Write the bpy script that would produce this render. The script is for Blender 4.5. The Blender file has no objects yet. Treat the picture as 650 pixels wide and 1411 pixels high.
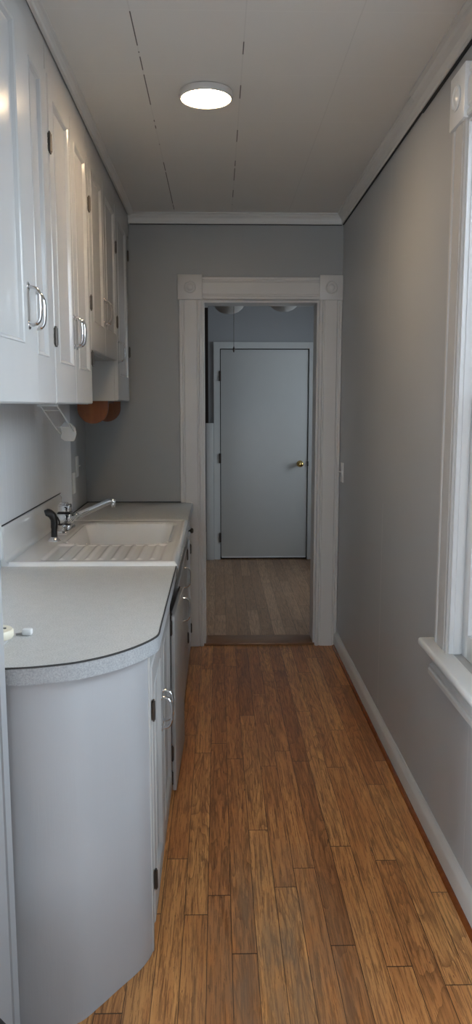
import bpy, bmesh, math, random
from mathutils import Vector, Matrix
random.seed(4)
S = bpy.context.scene
COL = S.collection
PI = math.pi
# ------------------------------------------------------------------ camera
F_PX, IW, IH, EYE = 1060.0, 650.0, 1411.0, 1.44
pitch = math.atan((IH/2-558)/F_PX)
yaw = math.atan((IW/2-300)*math.cos(pitch)/F_PX)
cam = bpy.data.cameras.new('camera')
co = bpy.data.objects.new('camera', cam); COL.objects.link(co)
co.location = (0, 0, EYE)
co.rotation_euler = (PI/2-pitch, 0, -yaw)
cam.sensor_fit = 'VERTICAL'; cam.sensor_height = 36.0; cam.lens = 36.0*F_PX/IH
cam.clip_start = .02
S.camera = co
vs = S.view_settings
vs.view_transform = 'Standard'; vs.look = 'None'; vs.gamma = 1; vs.use_curve_mapping = False
vs.exposure = 0.74

# ------------------------------------------------------------------ node helpers
class NT:
    def __init__(s, name):
        s.m = bpy.data.materials.new(name); s.m.use_nodes = True
        s.t = s.m.node_tree; s.n = s.t.nodes; s.l = s.t.links
        s.b = s.n['Principled BSDF']; s.out = s.n['Material Output']
    def node(s, typ, **k):
        n = s.n.new(typ)
        for a, v in k.items(): setattr(n, a, v)
        return n
    def put(s, sock, v):
        if v is None: return
        if isinstance(v, bpy.types.NodeSocket): s.l.new(v, sock)
        else: sock.default_value = v
    def math(s, op, a, b=None, c=None, clamp=False):
        n = s.node('ShaderNodeMath', operation=op, use_clamp=clamp)
        s.put(n.inputs[0], a); s.put(n.inputs[1], b); s.put(n.inputs[2], c)
        return n.outputs[0]
    def pos(s):
        g = s.node('ShaderNodeNewGeometry'); x = s.node('ShaderNodeSeparateXYZ')
        s.l.new(g.outputs['Position'], x.inputs[0]); return x.outputs[0], x.outputs[1], x.outputs[2]
    def vec(s, x, y, z):
        n = s.node('ShaderNodeCombineXYZ'); s.put(n.inputs[0], x); s.put(n.inputs[1], y); s.put(n.inputs[2], z); return n.outputs[0]
    def noise(s, vec, scale, detail=3, rough=.5, dist=0, col=False):
        n = s.node('ShaderNodeTexNoise'); s.put(n.inputs['Vector'], vec)
        n.inputs['Scale'].default_value = scale; n.inputs['Detail'].default_value = detail
        n.inputs['Roughness'].default_value = rough; n.inputs['Distortion'].default_value = dist
        return n.outputs['Color' if col else 'Fac']
    def white(s, vec):
        n = s.node('ShaderNodeTexWhiteNoise', noise_dimensions='3D'); s.put(n.inputs['Vector'], vec); return n.outputs['Value']
    def ramp(s, f, stops):
        n = s.node('ShaderNodeValToRGB'); e = n.color_ramp.elements
        while len(e) < len(stops): e.new(.5)
        for q, (p, c) in zip(e, stops): q.position = p; q.color = (*c, 1) if len(c) == 3 else c
        s.put(n.inputs[0], f); return n.outputs[0]
    def mix(s, f, a, b, blend='MIX'):
        n = s.node('ShaderNodeMix', data_type='RGBA', blend_type=blend)
        s.put(n.inputs[0], f)
        s.put(n.inputs[6], (*a, 1) if isinstance(a, tuple) else a); s.put(n.inputs[7], (*b, 1) if isinstance(b, tuple) else b)
        return n.outputs[2]
    def bump(s, h, strength=.2, dist=.002):
        n = s.node('ShaderNodeBump'); n.inputs['Strength'].default_value = strength; n.inputs['Distance'].default_value = dist
        s.put(n.inputs['Height'], h); s.l.new(n.outputs[0], s.b.inputs['Normal'])
    def line(s, v, at, w):      # 1 inside |v-at|<w
        return s.math('LESS_THAN', s.math('ABSOLUTE', s.math('SUBTRACT', v, at)), w)
    def fin(s, col, rough, metal=0, **k):
        s.put(s.b.inputs['Base Color'], (*col, 1) if isinstance(col, tuple) else col)
        s.put(s.b.inputs['Roughness'], rough); s.b.inputs['Metallic'].default_value = metal
        for a, v in k.items(): s.b.inputs[a.replace('_', ' ')].default_value = v
        return s.m

def paint(name, c, rough=.35, amp=.04, bump=.12, scale=9, coat=0):
    t = NT(name); x, y, z = t.pos(); p = t.vec(x, y, z)
    n = t.noise(p, scale, 4)
    col = t.mix(n, tuple(v*(1-amp) for v in c), tuple(min(1, v*(1+amp)) for v in c))
    brush = t.noise(t.vec(t.math('MULTIPLY', x, 140), t.math('MULTIPLY', y, 140), t.math('MULTIPLY', z, 9)), 1, 2)
    t.bump(brush, bump, .001)
    return t.fin(col, rough, Coat_Weight=coat, Coat_Roughness=.16)
M = {}
M['cab'] = paint('cabinet_white_paint', (.43, .43, .422), .7, .03, .02, 9, .55)
M['cab'].node_tree.nodes['Principled BSDF'].inputs['Specular IOR Level'].default_value = .05
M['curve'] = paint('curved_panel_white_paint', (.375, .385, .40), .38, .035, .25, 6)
M['trim'] = paint('trim_white_paint', (.53, .52, .505), .35, .03, .12)
M['win'] = paint('window_white_paint', (.74, .75, .75), .3, .02, .08)
M['fardoor'] = paint('door_white_paint', (.50, .505, .49), .4, .03, .1)
M['jamb'] = paint('jamb_grey_paint', (.37, .385, .40), .35, .03, .12)
M['rearwall'] = paint('pale_wall_paint', (.72, .71, .68), .5, .02, .1)
M['plate'] = paint('plate_ivory_plastic', (.72, .71, .68), .3, .01, 0)
M['wirewhite'] = paint('white_coated_wire', (.72, .72, .71), .3, .01, 0)
M['cream'] = paint('cream_plastic', (.72, .68, .55), .35, .03, 0)
M['black'] = paint('black_plastic', (.012, .012, .013), .3, .03, 0)
M['blackcloth'] = paint('black_cloth', (.01, .01, .011), .9, .1, .2)
M['dark'] = paint('dark_gap', (.012, .010, .009), .8, .1, 0)
M['darkwood'] = paint('dark_brown_paint', (.03, .018, .013), .6, .1, .1)
M['caulk_gapshadow'] = paint('dark_caulk_and_gap_shadow', (.03, .03, .03), .7, .2, .1)  # real caulk, and the painted shadow strips under the crowns
M['crown'] = paint('crown_paint', (.62, .61, .585), .45, .04, .15)
def metal(name, c, rough):
    t = NT(name); x, y, z = t.pos(); n = t.noise(t.vec(x, y, z), 30, 3)
    return t.fin(tuple(c), t.math('MULTIPLY_ADD', n, .08, rough-.04), 1)
M['chrome'] = metal('chrome', (.76, .76, .77), .08)
M['nickel'] = metal('aged_hinge_metal', (.09, .08, .07), .45)
M['brass'] = metal('brass', (.72, .50, .18), .2)
M['steel'] = metal('steel', (.4, .4, .4), .35)
# porcelain
t = NT('porcelain_enamel'); x, y, z = t.pos()
M['porc'] = t.fin(t.mix(t.noise(t.vec(x, y, z), 5, 2), (.74, .74, .73), (.78, .78, .77)), .14, Coat_Weight=.5, Coat_Roughness=.05)
# grey wall paint on panelling, seams every 1.22 m
def wall_mat(name, c, seams=(), axis='y', rough=.42):
    t = NT(name); x, y, z = t.pos(); p = t.vec(x, y, z)
    n = t.noise(p, 3, 4); c2 = t.mix(n, tuple(v*.95 for v in c), tuple(v*1.05 for v in c))
    h = t.noise(p, 160, 2)
    v = y if axis == 'y' else x
    for s_, lo, hi, k in seams:
        ln = t.line(v, s_, .0022)
        rng = t.math('MULTIPLY', t.math('GREATER_THAN', z, lo), t.math('LESS_THAN', z, hi))
        brk = t.math('GREATER_THAN', t.noise(t.vec(0.0, s_, z), 5, 2), .34)
        f = t.math('MULTIPLY', ln, t.math('MULTIPLY', rng, brk))
        c2 = t.mix(t.math('MULTIPLY', f, k), c2, (.62, .61, .60))
        h = t.math('SUBTRACT', h, t.math('MULTIPLY', ln, .5))
    t.bump(h, .12, .002)
    return t.fin(c2, rough)
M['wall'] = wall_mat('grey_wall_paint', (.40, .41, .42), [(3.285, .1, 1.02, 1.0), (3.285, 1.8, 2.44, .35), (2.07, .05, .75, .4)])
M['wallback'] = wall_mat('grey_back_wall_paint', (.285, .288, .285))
M['wallfar'] = wall_mat('blue_grey_far_wall_paint', (.29, .295, .30))
# beadboard style backsplash panel
t = NT('backsplash_panel'); x, y, z = t.pos(); p = t.vec(x, y, z)
fr = t.math('FRACT', t.math('DIVIDE', t.math('ADD', y, .02), .095))
g = t.math('LESS_THAN', t.math('ABSOLUTE', t.math('SUBTRACT', fr, .5)), .03)
t.bump(t.math('SUBTRACT', t.noise(p, 120, 2), t.math('MULTIPLY', g, 1.6)), .35, .002)
M['splash'] = t.fin(t.mix(t.math('MULTIPLY', g, .28), t.mix(t.noise(p, 6, 3), (.68, .69, .70), (.73, .74, .75)), (.88, .89, .90)), .3)
# ceiling: painted planks, open cracks between them
t = NT('ceiling_paint'); x, y, z = t.pos(); p = t.vec(x, y, z)
fx = t.math('FRACT', t.math('DIVIDE', t.math('ADD', x, .236+.158), .316))     # seam at fx=.5
dx = t.math('ABSOLUTE', t.math('SUBTRACT', fx, .5))
seam = t.math('LESS_THAN', dx, .006); crk = t.math('LESS_THAN', dx, .0055)
row = t.math('FLOOR', t.math('DIVIDE', t.math('ADD', x, .236), .316))
brk = t.math('GREATER_THAN', t.noise(t.vec(t.math('MULTIPLY', t.math('FLOOR', t.math('DIVIDE', t.math('ADD', x, .39), .316)), 3.1), t.math('MULTIPLY', y, 2.6), .5), 1.6, 3, .6), .525)
lim = t.math('LESS_THAN', x, .2)
crack = t.math('MULTIPLY', t.math('MULTIPLY', crk, brk), lim)
jy = t.math('ADD', t.math('MULTIPLY', row, .17), y)
fy = t.math('ABSOLUTE', t.math('SUBTRACT', t.math('FRACT', t.math('DIVIDE', y, .41)), .5))
cs = t.math('LESS_THAN', fy, .006)
col = t.mix(t.noise(p, 2.5, 4), (.68, .67, .64), (.73, .72, .69))
col = t.mix(t.math('MULTIPLY', cs, .22), col, (.82, .81, .78))
col = t.mix(t.math('MULTIPLY', seam, .15), col, (.3, .29, .27))
col = t.mix(t.math('MULTIPLY', crack, .92), col, (.03, .025, .02))
hh = t.math('SUBTRACT', t.noise(t.vec(x, t.math('MULTIPLY', y, 6), z), 40, 3), t.math('MULTIPLY', t.math('MAXIMUM', seam, cs), .8))
t.bump(hh, .16, .002)
M['ceil'] = t.fin(col, .45)
# oak strip floor
def oak(name, dark, mid, light, wornamt, seed, W=.0665, L=.78):
    t = NT(name); x, y, z = t.pos()
    u = t.math('DIVIDE', t.math('ADD', x, .10+10*W), W); row = t.math('FLOOR', u); fu = t.math('FRACT', u)
    r1 = t.white(t.vec(row, seed, 1.0))
    r2 = t.white(t.vec(row, seed, 5.0))
    v = t.math('ADD', t.math('DIVIDE', y, t.math('MULTIPLY_ADD', r2, .4, L)), t.math('MULTIPLY', r1, 7.0))
    c = t.math('FLOOR', v); fv = t.math('FRACT', v)
    a = t.white(t.vec(row, c, 2.0+seed)); b = t.white(t.vec(row, c, 9.0+seed))
    gx = t.math('ADD', t.math('MULTIPLY', x, 1), t.math('MULTIPLY', a, 13.7)); gy = t.math('ADD', y, t.math('MULTIPLY', b, 9.1))
    fine = t.noise(t.vec(t.math('MULTIPLY', gx, 260), t.math('MULTIPLY', gy, 9), a), 1, 4, .65)
    broad = t.noise(t.vec(t.math('MULTIPLY', gx, 38), t.math('MULTIPLY', gy, 2.6), b), 1, 3, .5, .6)
    # cathedral figure from rings of a stretched field
    fld = t.noise(t.vec(t.math('MULTIPLY', gx, 13), t.math('MULTIPLY', gy, 1.5), a), 1, 2, .4, .25)
    ring = t.math('FRACT', t.math('MULTIPLY', fld, 15))
    ringd = t.math('MULTIPLY', t.math('POWER', ring, 3), t.math('GREATER_THAN', a, .45))
    tone = t.math('ADD', t.math('MULTIPLY', b, .40), t.math('MULTIPLY', broad, .64))
    col = t.ramp(tone, [(.18, dark), (.5, mid), (.85, light)])
    col = t.mix(t.math('MULTIPLY', t.math('LESS_THAN', fine, .46), .50), col, tuple(q*.55 for q in dark))
    col = t.mix(t.math('MULTIPLY', ringd, .55), col, tuple(q*.6 for q in dark))
    mid_ = t.noise(t.vec(t.math('MULTIPLY', gx, 120), t.math('MULTIPLY', gy, 5.5), b), 1, 3, .6, .4)
    col = t.mix(t.math('MULTIPLY', t.math('GREATER_THAN', mid_, .565), .42), col, tuple(q*.5 for q in dark))
    # worn greyish traffic patches with a shape of their own
    dxx = t.math('DIVIDE', t.math('SUBTRACT', x, .16), .26); dyy = t.math('DIVIDE', t.math('SUBTRACT', y, 1.75), .75)
    rad = t.math('SUBTRACT', 1.0, t.math('ADD', t.math('MULTIPLY', dxx, dxx), t.math('MULTIPLY', dyy, dyy)), clamp=True)
    wn = t.math('MULTIPLY', rad, t.math('MULTIPLY_ADD', t.noise(t.vec(t.math('MULTIPLY', x, 22), t.math('MULTIPLY', y, 5), seed), 1, 4, .6), 3.0, -1.0, clamp=True), clamp=True)
    col = t.mix(t.math('MULTIPLY', wn, wornamt), col, (.21, .155, .11))
    blk = t.math('GREATER_THAN', t.noise(t.vec(t.math('MULTIPLY', x, 90), t.math('MULTIPLY', y, 14), 3.0), 1, 3, .6), .69)
    col = t.mix(t.math('MULTIPLY', blk, .55), col, (.03, .016, .008))
    e = t.math('MINIMUM', fu, t.math('SUBTRACT', 1.0, fu)); sx = t.math('LESS_THAN', e, .016)
    ey = t.math('MULTIPLY', t.math('MINIMUM', fv, t.math('SUBTRACT', 1.0, fv)), L); sy = t.math('LESS_THAN', ey, .0014)
    sm = t.math('MAXIMUM', sx, sy)
    col = t.mix(t.math('MULTIPLY', sm, .8), col, (.025, .012, .006))
    t.bump(t.math('SUBTRACT', t.math('MULTIPLY', fine, .35), t.math('MULTIPLY', sm, 1.0)), .3, .0015)
    return t.fin(col, t.math('MULTIPLY_ADD', broad, .16, .30))
M['floor'] = oak('oak_strip_floor', (.25, .090, .026), (.50, .212, .068), (.72, .38, .14), .75, 1.0)
M['floorfar'] = oak('far_oak_floor', (.22, .12, .065), (.36, .215, .125), (.48, .31, .19), .0, 4.0, .075, .9)
t = NT('stained_wood'); x, y, z = t.pos()
g = t.noise(t.vec(t.math('MULTIPLY', x, 30), t.math('MULTIPLY', y, 30), t.math('MULTIPLY', z, 6)), 1.2, 4)
M['wood'] = t.fin(t.mix(g, (.13, .032, .007), (.27, .085, .02)), .25)
t = NT('threshold_wood'); x, y, z = t.pos()
g = t.noise(t.vec(t.math('MULTIPLY', x, 5), t.math('MULTIPLY', y, 90), z), 1.2, 4)
M['thresh'] = t.fin(t.mix(g, (.15, .07, .033), (.27, .14, .07)), .35)
# speckled laminate
def lam(name, a, b, r, lo, hi):
    t = NT(name); x, y, z = t.pos(); p = t.vec(x, y, z)
    n = t.noise(p, 260, 4, .7); n2 = t.noise(p, 30, 3)
    return t.fin(t.ramp(t.math('MULTIPLY_ADD', n2, .12, n), [(lo, a), (hi, b)]), r)
M['lam'] = lam('speckled_grey_laminate', (.39, .395, .385), (.585, .585, .57), .3, .42, .66)
M['edge'] = lam('mottled_edge_band', (.25, .265, .275), (.43, .45, .465), .33, .35, .75)
# lamp diffuser
t = NT('lamp_diffuser'); t.b.inputs['Emission Color'].default_value = (1, .73, .44, 1); x, y, z = t.pos()
rr_ = t.math('SQRT', t.math('ADD', t.math('POWER', t.math('SUBTRACT', x, -.037), 2), t.math('POWER', t.math('SUBTRACT', y, 2.805), 2)))
fall = t.math('SUBTRACT', 1.0, t.math('POWER', t.math('DIVIDE', rr_, .0845), 14), clamp=True)
t.put(t.b.inputs['Emission Strength'], t.math('MULTIPLY_ADD', fall, 66.0, 1.0))
M['lamp'] = t.fin((.9, .85, .75), .4)
t = NT('dim_white_glass'); M['shade'] = t.fin((.40, .385, .36), .35)  # plain dim white glass, gives off no light
t = NT('frosted_plastic'); M['frost'] = t.fin((.70, .70, .69), .35, Alpha=.62)
# window glass
t = NT('window_glass'); fr_ = t.node('ShaderNodeFresnel'); fr_.inputs[0].default_value = 1.45
tr = t.node('ShaderNodeBsdfTransparent'); gl = t.node('ShaderNodeBsdfGlossy'); gl.inputs['Roughness'].default_value = .02
mx = t.node('ShaderNodeMixShader'); t.l.new(fr_.outputs[0], mx.inputs[0]); t.l.new(tr.outputs[0], mx.inputs[1]); t.l.new(gl.outputs[0], mx.inputs[2])
t.l.new(mx.outputs[0], t.out.inputs['Surface']); M['glass'] = t.m

# ------------------------------------------------------------------ mesh helpers
def link(name, bm, mat, parent=None, smooth=False):
    bmesh.ops.recalc_face_normals(bm, faces=bm.faces)
    me = bpy.data.meshes.new(name); bm.to_mesh(me); bm.free()
    for m in (mat if isinstance(mat, (list, tuple)) else [mat]): me.materials.append(M[m])
    if smooth:
        for p in me.polygons: p.use_smooth = True
        if smooth != True:
            me.set_sharp_from_angle(angle=math.radians(smooth))
    o = bpy.data.objects.new(name, me); COL.objects.link(o)
    if parent: o.parent = parent
    return o
def add_box(bm, a, b, bev=0, seg=2, mi=0):
    a, b = [min(p, q) for p, q in zip(a, b)], [max(p, q) for p, q in zip(a, b)]
    vs_ = [bm.verts.new((x, y, z)) for x in (a[0], b[0]) for y in (a[1], b[1]) for z in (a[2], b[2])]
    fs = [bm.faces.new([vs_[i] for i in q]) for q in ((0,1,3,2), (4,6,7,5), (0,4,5,1), (2,3,7,6), (0,2,6,4), (1,5,7,3))]
    for f in fs: f.material_index = mi
    if bev:
        es = list({e for f in fs for e in f.edges})
        r = bmesh.ops.bevel(bm, geom=es, offset=bev, segments=seg, affect='EDGES', profile=.5)
        for f in r['faces']: f.material_index = mi
def box(name, a, b, mat, parent=None, bev=0):
    bm = bmesh.new(); add_box(bm, a, b, bev); return link(name, bm, mat, parent, 40 if bev else False)
def boxes(name, lst, mat, parent=None, bev=0, eps=0):
    bm = bmesh.new()
    for i, (a, b) in enumerate(lst):        # eps: no two faces of joined boards share a plane
        a, b = [min(p, q) for p, q in zip(a, b)], [max(p, q) for p, q in zip(a, b)]
        add_box(bm, [v+eps*i for v in a], [v-eps*i for v in b], bev)
    return link(name, bm, mat, parent, 40 if bev else False)
def add_tube(bm, pts, r, seg=10, flat=None, cap=True):
    """sweep a circle (radius r or list) along pts; flat=(axis Vector, factor) stretches the section"""
    pts = [Vector(p) for p in pts]; n = len(pts); rings = []
    T0 = (pts[1]-pts[0]).normalized(); ref = Vector((0, 0, 1)) if abs(T0.z) < .9 else Vector((0, 1, 0))
    N = T0.cross(ref).normalized()
    for i, p in enumerate(pts):
        T = (pts[min(i+1, n-1)]-pts[max(i-1, 0)]).normalized()
        N = (N-T*N.dot(T)).normalized(); B = T.cross(N)
        rr = r[i] if isinstance(r, (list, tuple)) else r
        ring = []
        for k in range(seg):
            a = 2*PI*k/seg; o = (N*math.cos(a)+B*math.sin(a))*rr
            if flat: o = o+flat[0]*(o.dot(flat[0])*(flat[1]-1))
            ring.append(bm.verts.new(p+o))
        rings.append(ring)
    for i in range(n-1):
        for k in range(seg):
            bm.faces.new((rings[i][k], rings[i][(k+1) % seg], rings[i+1][(k+1) % seg], rings[i+1][k]))
    if cap: bm.faces.new(rings[0]); bm.faces.new(rings[-1])
def add_lathe(bm, prof, origin=(0, 0, 0), axis='z', seg=32, capends=True):
    """prof: (r, h) pairs"""
    O = Vector(origin); rings = []
    for r, h in prof:
        ring = []
        for k in range(seg):
            a = 2*PI*k/seg; c, s_ = r*math.cos(a), r*math.sin(a)
            v = {'z': (c, s_, h), 'y': (c, h, s_), 'x': (h, c, s_)}[axis]
            ring.append(bm.verts.new(O+Vector(v)))
        rings.append(ring)
    for i in range(len(rings)-1):
        for k in range(seg): bm.faces.new((rings[i][k], rings[i][(k+1) % seg], rings[i+1][(k+1) % seg], rings[i+1][k]))
    if capends: bm.faces.new(rings[0]); bm.faces.new(rings[-1])
def add_prism(bm, poly, lo, hi, axis='z'):
    """poly in the two other axes, extruded lo..hi"""
    def P(a, b, h): return {'z': (a, b, h), 'y': (a, h, b), 'x': (h, a, b)}[axis]
    A = [bm.verts.new(P(a, b, lo)) for a, b in poly]; B = [bm.verts.new(P(a, b, hi)) for a, b in poly]
    bm.faces.new(A); bm.faces.new(B); n = len(poly)
    for i in range(n): bm.faces.new((A[i], A[(i+1) % n], B[(i+1) % n], B[i]))
def catmull(P, k=8):
    out = []; n = len(P)
    for i in range(n-1):
        p0, p1, p2, p3 = [Vector(P[max(0, min(n-1, j))]) for j in (i-1, i, i+1, i+2)]
        for s_ in range(k):
            t = s_/k
            out.append(.5*((2*p1)+(p2-p0)*t+(2*p0-5*p1+4*p2-p3)*t*t+(3*p1-p0-3*p2+p3)*t**3))
    out.append(Vector(P[-1])); return out
def tag(o, label, cat, group=None):
    o['label'] = label; o['category'] = cat
    if group: o['group'] = group
    return o
def thing(name, label, cat, loc=(0, 0, 0), group=None):
    o = bpy.data.objects.new(name, None); COL.objects.link(o); o.empty_display_size = .05
    o.location = loc
    return tag(o, label, cat, group)
def into(parent, *objs):            # meshes are written in world coordinates; keep them there under a placed empty
    for o in objs:
        o.parent = parent
        o.matrix_parent_inverse = Matrix.Translation(-parent.location)
def struct(o): o['kind'] = 'structure'; return o

# ------------------------------------------------------------------ the shell
XL, XR, YB, ZC = -.77, .712, 4.50, 2.50
OX0, OX1, OZ = -.088, .580, 2.03                # doorway at the end
ZF = .004
struct(box('floor', (-3.2, -3.1, -.10), (.90, 4.50, 0), 'floor'))
struct(box('floor', (-2.6, 4.655, -.10), (2.5, 9.2, .006), 'floorfar'))
struct(box('ceiling', (-3.2, -3.1, ZC), (.90, 4.66, ZC+.1), 'ceil'))
struct(box('ceiling', (-2.6, 4.66, ZC), (2.5, 9.2, ZC+.1), 'ceil'))
wl = struct(box('wall_left', (XL-.12, 1.585, 0), (XL, YB, ZC), 'wall'))
# back wall of the kitchen with the cased doorway
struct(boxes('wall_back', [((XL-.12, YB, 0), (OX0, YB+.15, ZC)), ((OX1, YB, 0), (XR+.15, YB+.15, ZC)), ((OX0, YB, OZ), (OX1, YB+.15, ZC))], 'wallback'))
# right wall with two window holes
W1 = (1.43, 2.245, .69, 2.225); W2 = (-.35, .55, .69, 2.225)
def wall_holes(y0, y1, holes, x0, x1):
    L = []; y = y0
    for a, b, c, d in sorted(holes):
        L += [((x0, y, 0), (x1, a, ZC)), ((x0, a, 0), (x1, b, c)), ((x0, a, d), (x1, b, ZC))]; y = b
    L.append(((x0, y, 0), (x1, y1, ZC))); return L
struct(boxes('wall_right', wall_holes(-3.1, YB, [W1, W2], XR, XR+.15), 'wall'))
# cross wall at the left of the wide opening the camera looks through, with lintel
struct(boxes('wall_front', [((-3.2, 1.32, 0), (-.475, 1.585, ZC)), ((-.475, 1.32, 2.34), (XR, 1.585, ZC))], 'wall'))
# the room behind the camera
W3 = (-2.3, .2, .7, 2.2)
struct(boxes('wall_rear', [((-3.2, -3.2, 0), (W3[0], -3.05, ZC)), ((W3[1], -3.2, 0), (.86, -3.05, ZC)), ((W3[0], -3.2, 0), (W3[1], -3.05, W3[2])), ((W3[0], -3.2, W3[3]), (W3[1], -3.05, ZC))], 'rearwall'))
W5_FILL = (-.9, .9, .7, 2.2)  # unseen west window, added to brighten the right wall and floor
struct(boxes('wall_west', [((-3.3, -3.2, 0), (-3.2, W5_FILL[0], ZC)), ((-3.3, W5_FILL[1], 0), (-3.2, 1.585, ZC)), ((-3.3, W5_FILL[0], 0), (-3.2, W5_FILL[1], W5_FILL[2])), ((-3.3, W5_FILL[0], W5_FILL[3]), (-3.2, W5_FILL[1], ZC))], 'rearwall'))
# far room
FY = 7.10
struct(boxes('wall_far', [((-.086, FY, 0), (.000, FY+.12, ZC)), ((.85, FY, 0), (2.5, FY+.12, ZC)), ((0, FY, 1.96), (.85, FY+.12, ZC))], 'wallfar'))
struct(boxes('wall_far_right', [((2.3, 4.65, 0), (2.42, 5.2, ZC)), ((2.3, 6.5, 0), (2.42, FY, ZC)), ((2.3, 5.2, 0), (2.42, 6.5, .7)), ((2.3, 5.2, 2.2), (2.42, 6.5, ZC))], 'wallfar'))
struct(box('wall_far_left', (-2.6, 4.65, 0), (-2.5, 9.2, ZC), 'wallfar'))
struct(box('wall_far_back', (-2.5, 8.7, 0), (2.5, 8.8, ZC), 'darkwood'))
struct(box('baseboard_far', (-2.5, 8.67, .006), (-.0, 8.70, .16), 'darkwood'))
struct(boxes('wall_south', [((-2.5, 4.652, 0), (XL-.12, 4.70, ZC)), ((XR+.15, 4.652, 0), (2.3, 4.70, ZC))], 'wallfar'))
# threshold board in the doorway
th = struct(box('trim_1', (OX0-.0, YB-.005, 0), (OX1, YB+.165, .014), 'thresh', bev=.004))

# jamb of the wide opening, at the left edge of the picture: board with a door-stop groove
bm = bmesh.new()
prof = [(-.475, 1.30), (-.453, 1.30), (-.453, 1.50), (-.453, 1.525), (-.466, 1.528), (-.466, 1.545), (-.455, 1.548), (-.455, 1.588), (-.458, 1.592), (-.475, 1.592)]
add_prism(bm, prof, 0, 2.34); struct(link('trim_2', bm, 'jamb'))

# crown mouldings
def crown(name, p0, p1, nrm, prof, mat='crown'):
    """prof: (out, drop) pairs, swept from p0 to p1 in plan, nrm points into the room"""
    bm = bmesh.new(); n = Vector((nrm[0], nrm[1], 0)); R = []
    for p in (p0, p1):
        R.append([bm.verts.new(Vector((p[0], p[1], ZC))+n*o-Vector((0, 0, d))) for o, d in prof])
    k = len(prof)
    for i in range(k): bm.faces.new((R[0][i], R[0][(i+1) % k], R[1][(i+1) % k], R[1][i]))
    bm.faces.new(R[0]); bm.faces.new(R[1])
    return struct(link(name, bm, mat))
cp = [(0, 0), (.042, 0), (.042, .006), (.034, .010), (.030, .018), (.018, .028), (.014, .040), (.014, .052), (.010, .056), (0, .056)]
cp2 = [(0, 0), (.054, 0), (.054, .007), (.044, .012), (.038, .022), (.024, .032), (.020, .046), (.020, .058), (.015, .062), (0, .062)]
crown('trim_3', (-.498, YB), (XR, YB), (0, -1), cp)
crown('trim_4', (XR, 2.80), (XR, YB), (-1, 0), cp)
crown('trim_5', (XR, 1.585), (XR, 2.80), (-1, 0), cp2)
lc = [(0, 0), (.030, 0), (.030, .004), (.022, .007), (.014, .012), (.010, .017), (0, .018)]
crown('trim_6', (-.494, 1.62), (-.494, YB-.012), (1, 0), lc)

struct(box('crown_shadow_1', (XR-.008, 2.80, ZC-.0588), (XR-.0005, YB-.01, ZC-.0560), 'caulk_gapshadow'))  # dark strips painted in as the gap shadow under the crown mouldings
struct(box('crown_shadow_2', (XR-.011, 1.60, ZC-.0645), (XR-.0005, 2.798, ZC-.0620), 'caulk_gapshadow'))
struct(box('crown_shadow_3', (-.49, YB-.008, ZC-.0595), (XR-.01, YB-.0005, ZC-.0560), 'caulk_gapshadow'))
# baseboard right with rounded top, stained shoe strip
bm = bmesh.new()
pr = [(XR, 0), (XR-.018, 0), (XR-.018, .062), (XR-.015, .070), (XR-.010, .078), (XR-.006, .086), (XR, .088)]
add_prism(bm, [(a, b) for a, b in pr], 1.585, YB-.0, 'y'); struct(link('baseboard_right', bm, 'trim', None, 50))
bm = bmesh.new()
add_prism(bm, [(XR-.018, 0), (XR-.032, 0), (XR-.030, .007), (XR-.024, .011), (XR-.018, .012)], 1.585, YB-.04, 'y')
struct(link('trim_7', bm, 'wood'))

# doorway casing: fluted boards, corner blocks with rosettes
CW = .131
def flute_prof(w, d=.022):
    # across 0..w -> out distance
    xs = [(0, 0), (0, d*.8), (.004, d), (.016, d), (.020, d*.72), (.027, d*.72), (.031, d*.95), (w*.5, d*1.02), (w-.031, d*.95), (w-.027, d*.72), (w-.020, d*.72), (w-.016, d), (w-.004, d), (w, d*.8), (w, 0)]
    return xs
cas = struct(bpy.data.objects.new('trim_8', None)); COL.objects.link(cas); cas.location = (.245, YB, 0)
def vcasing(x0, z0, z1):
    bm = bmesh.new(); add_prism(bm, [(x0+a, YB-o) for a, o in flute_prof(CW)], z0, z1, 'z')
    o = link('side_casing', bm, 'trim', None, 30); into(cas, o)
vcasing(OX0-CW, 0, OZ); vcasing(OX1, 0, OZ)
bm = bmesh.new(); add_prism(bm, [(YB-o, OZ+.002+a) for a, o in flute_prof(.125, .02)], OX0, OX1, 'x'); into(cas, link('head_casing', bm, 'trim', None, 30))
for bx, wd in ((OX0-CW-.006, CW+.008), (OX1-.002, CW+.002)):
    bm = bmesh.new(); cx, cz, h = bx+wd/2, OZ+.068, .137
    add_box(bm, (bx, YB-.030, OZ), (bx+wd, YB, OZ+h), .003)
    add_lathe(bm, [(.033, -.0295), (.036, -.033), (.031, -.036), (.026, -.032), (.020, -.032), (.014, -.037), (.006, -.039), (.001, -.039)], (cx, YB, cz), 'y', 28)
    into(cas, link('corner_block', bm, 'trim', None, 35))
# jamb lining inside the doorway
into(cas, boxes('jamb_lining', [((OX0, YB-.004, 0.014), (OX0+.012, YB+.154, OZ)), ((OX1-.012, YB-.004, 0.014), (OX1, YB+.154, OZ)), ((OX0, YB-.004, OZ-.014), (OX1, YB+.154, OZ))], 'trim', eps=.0003))

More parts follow.
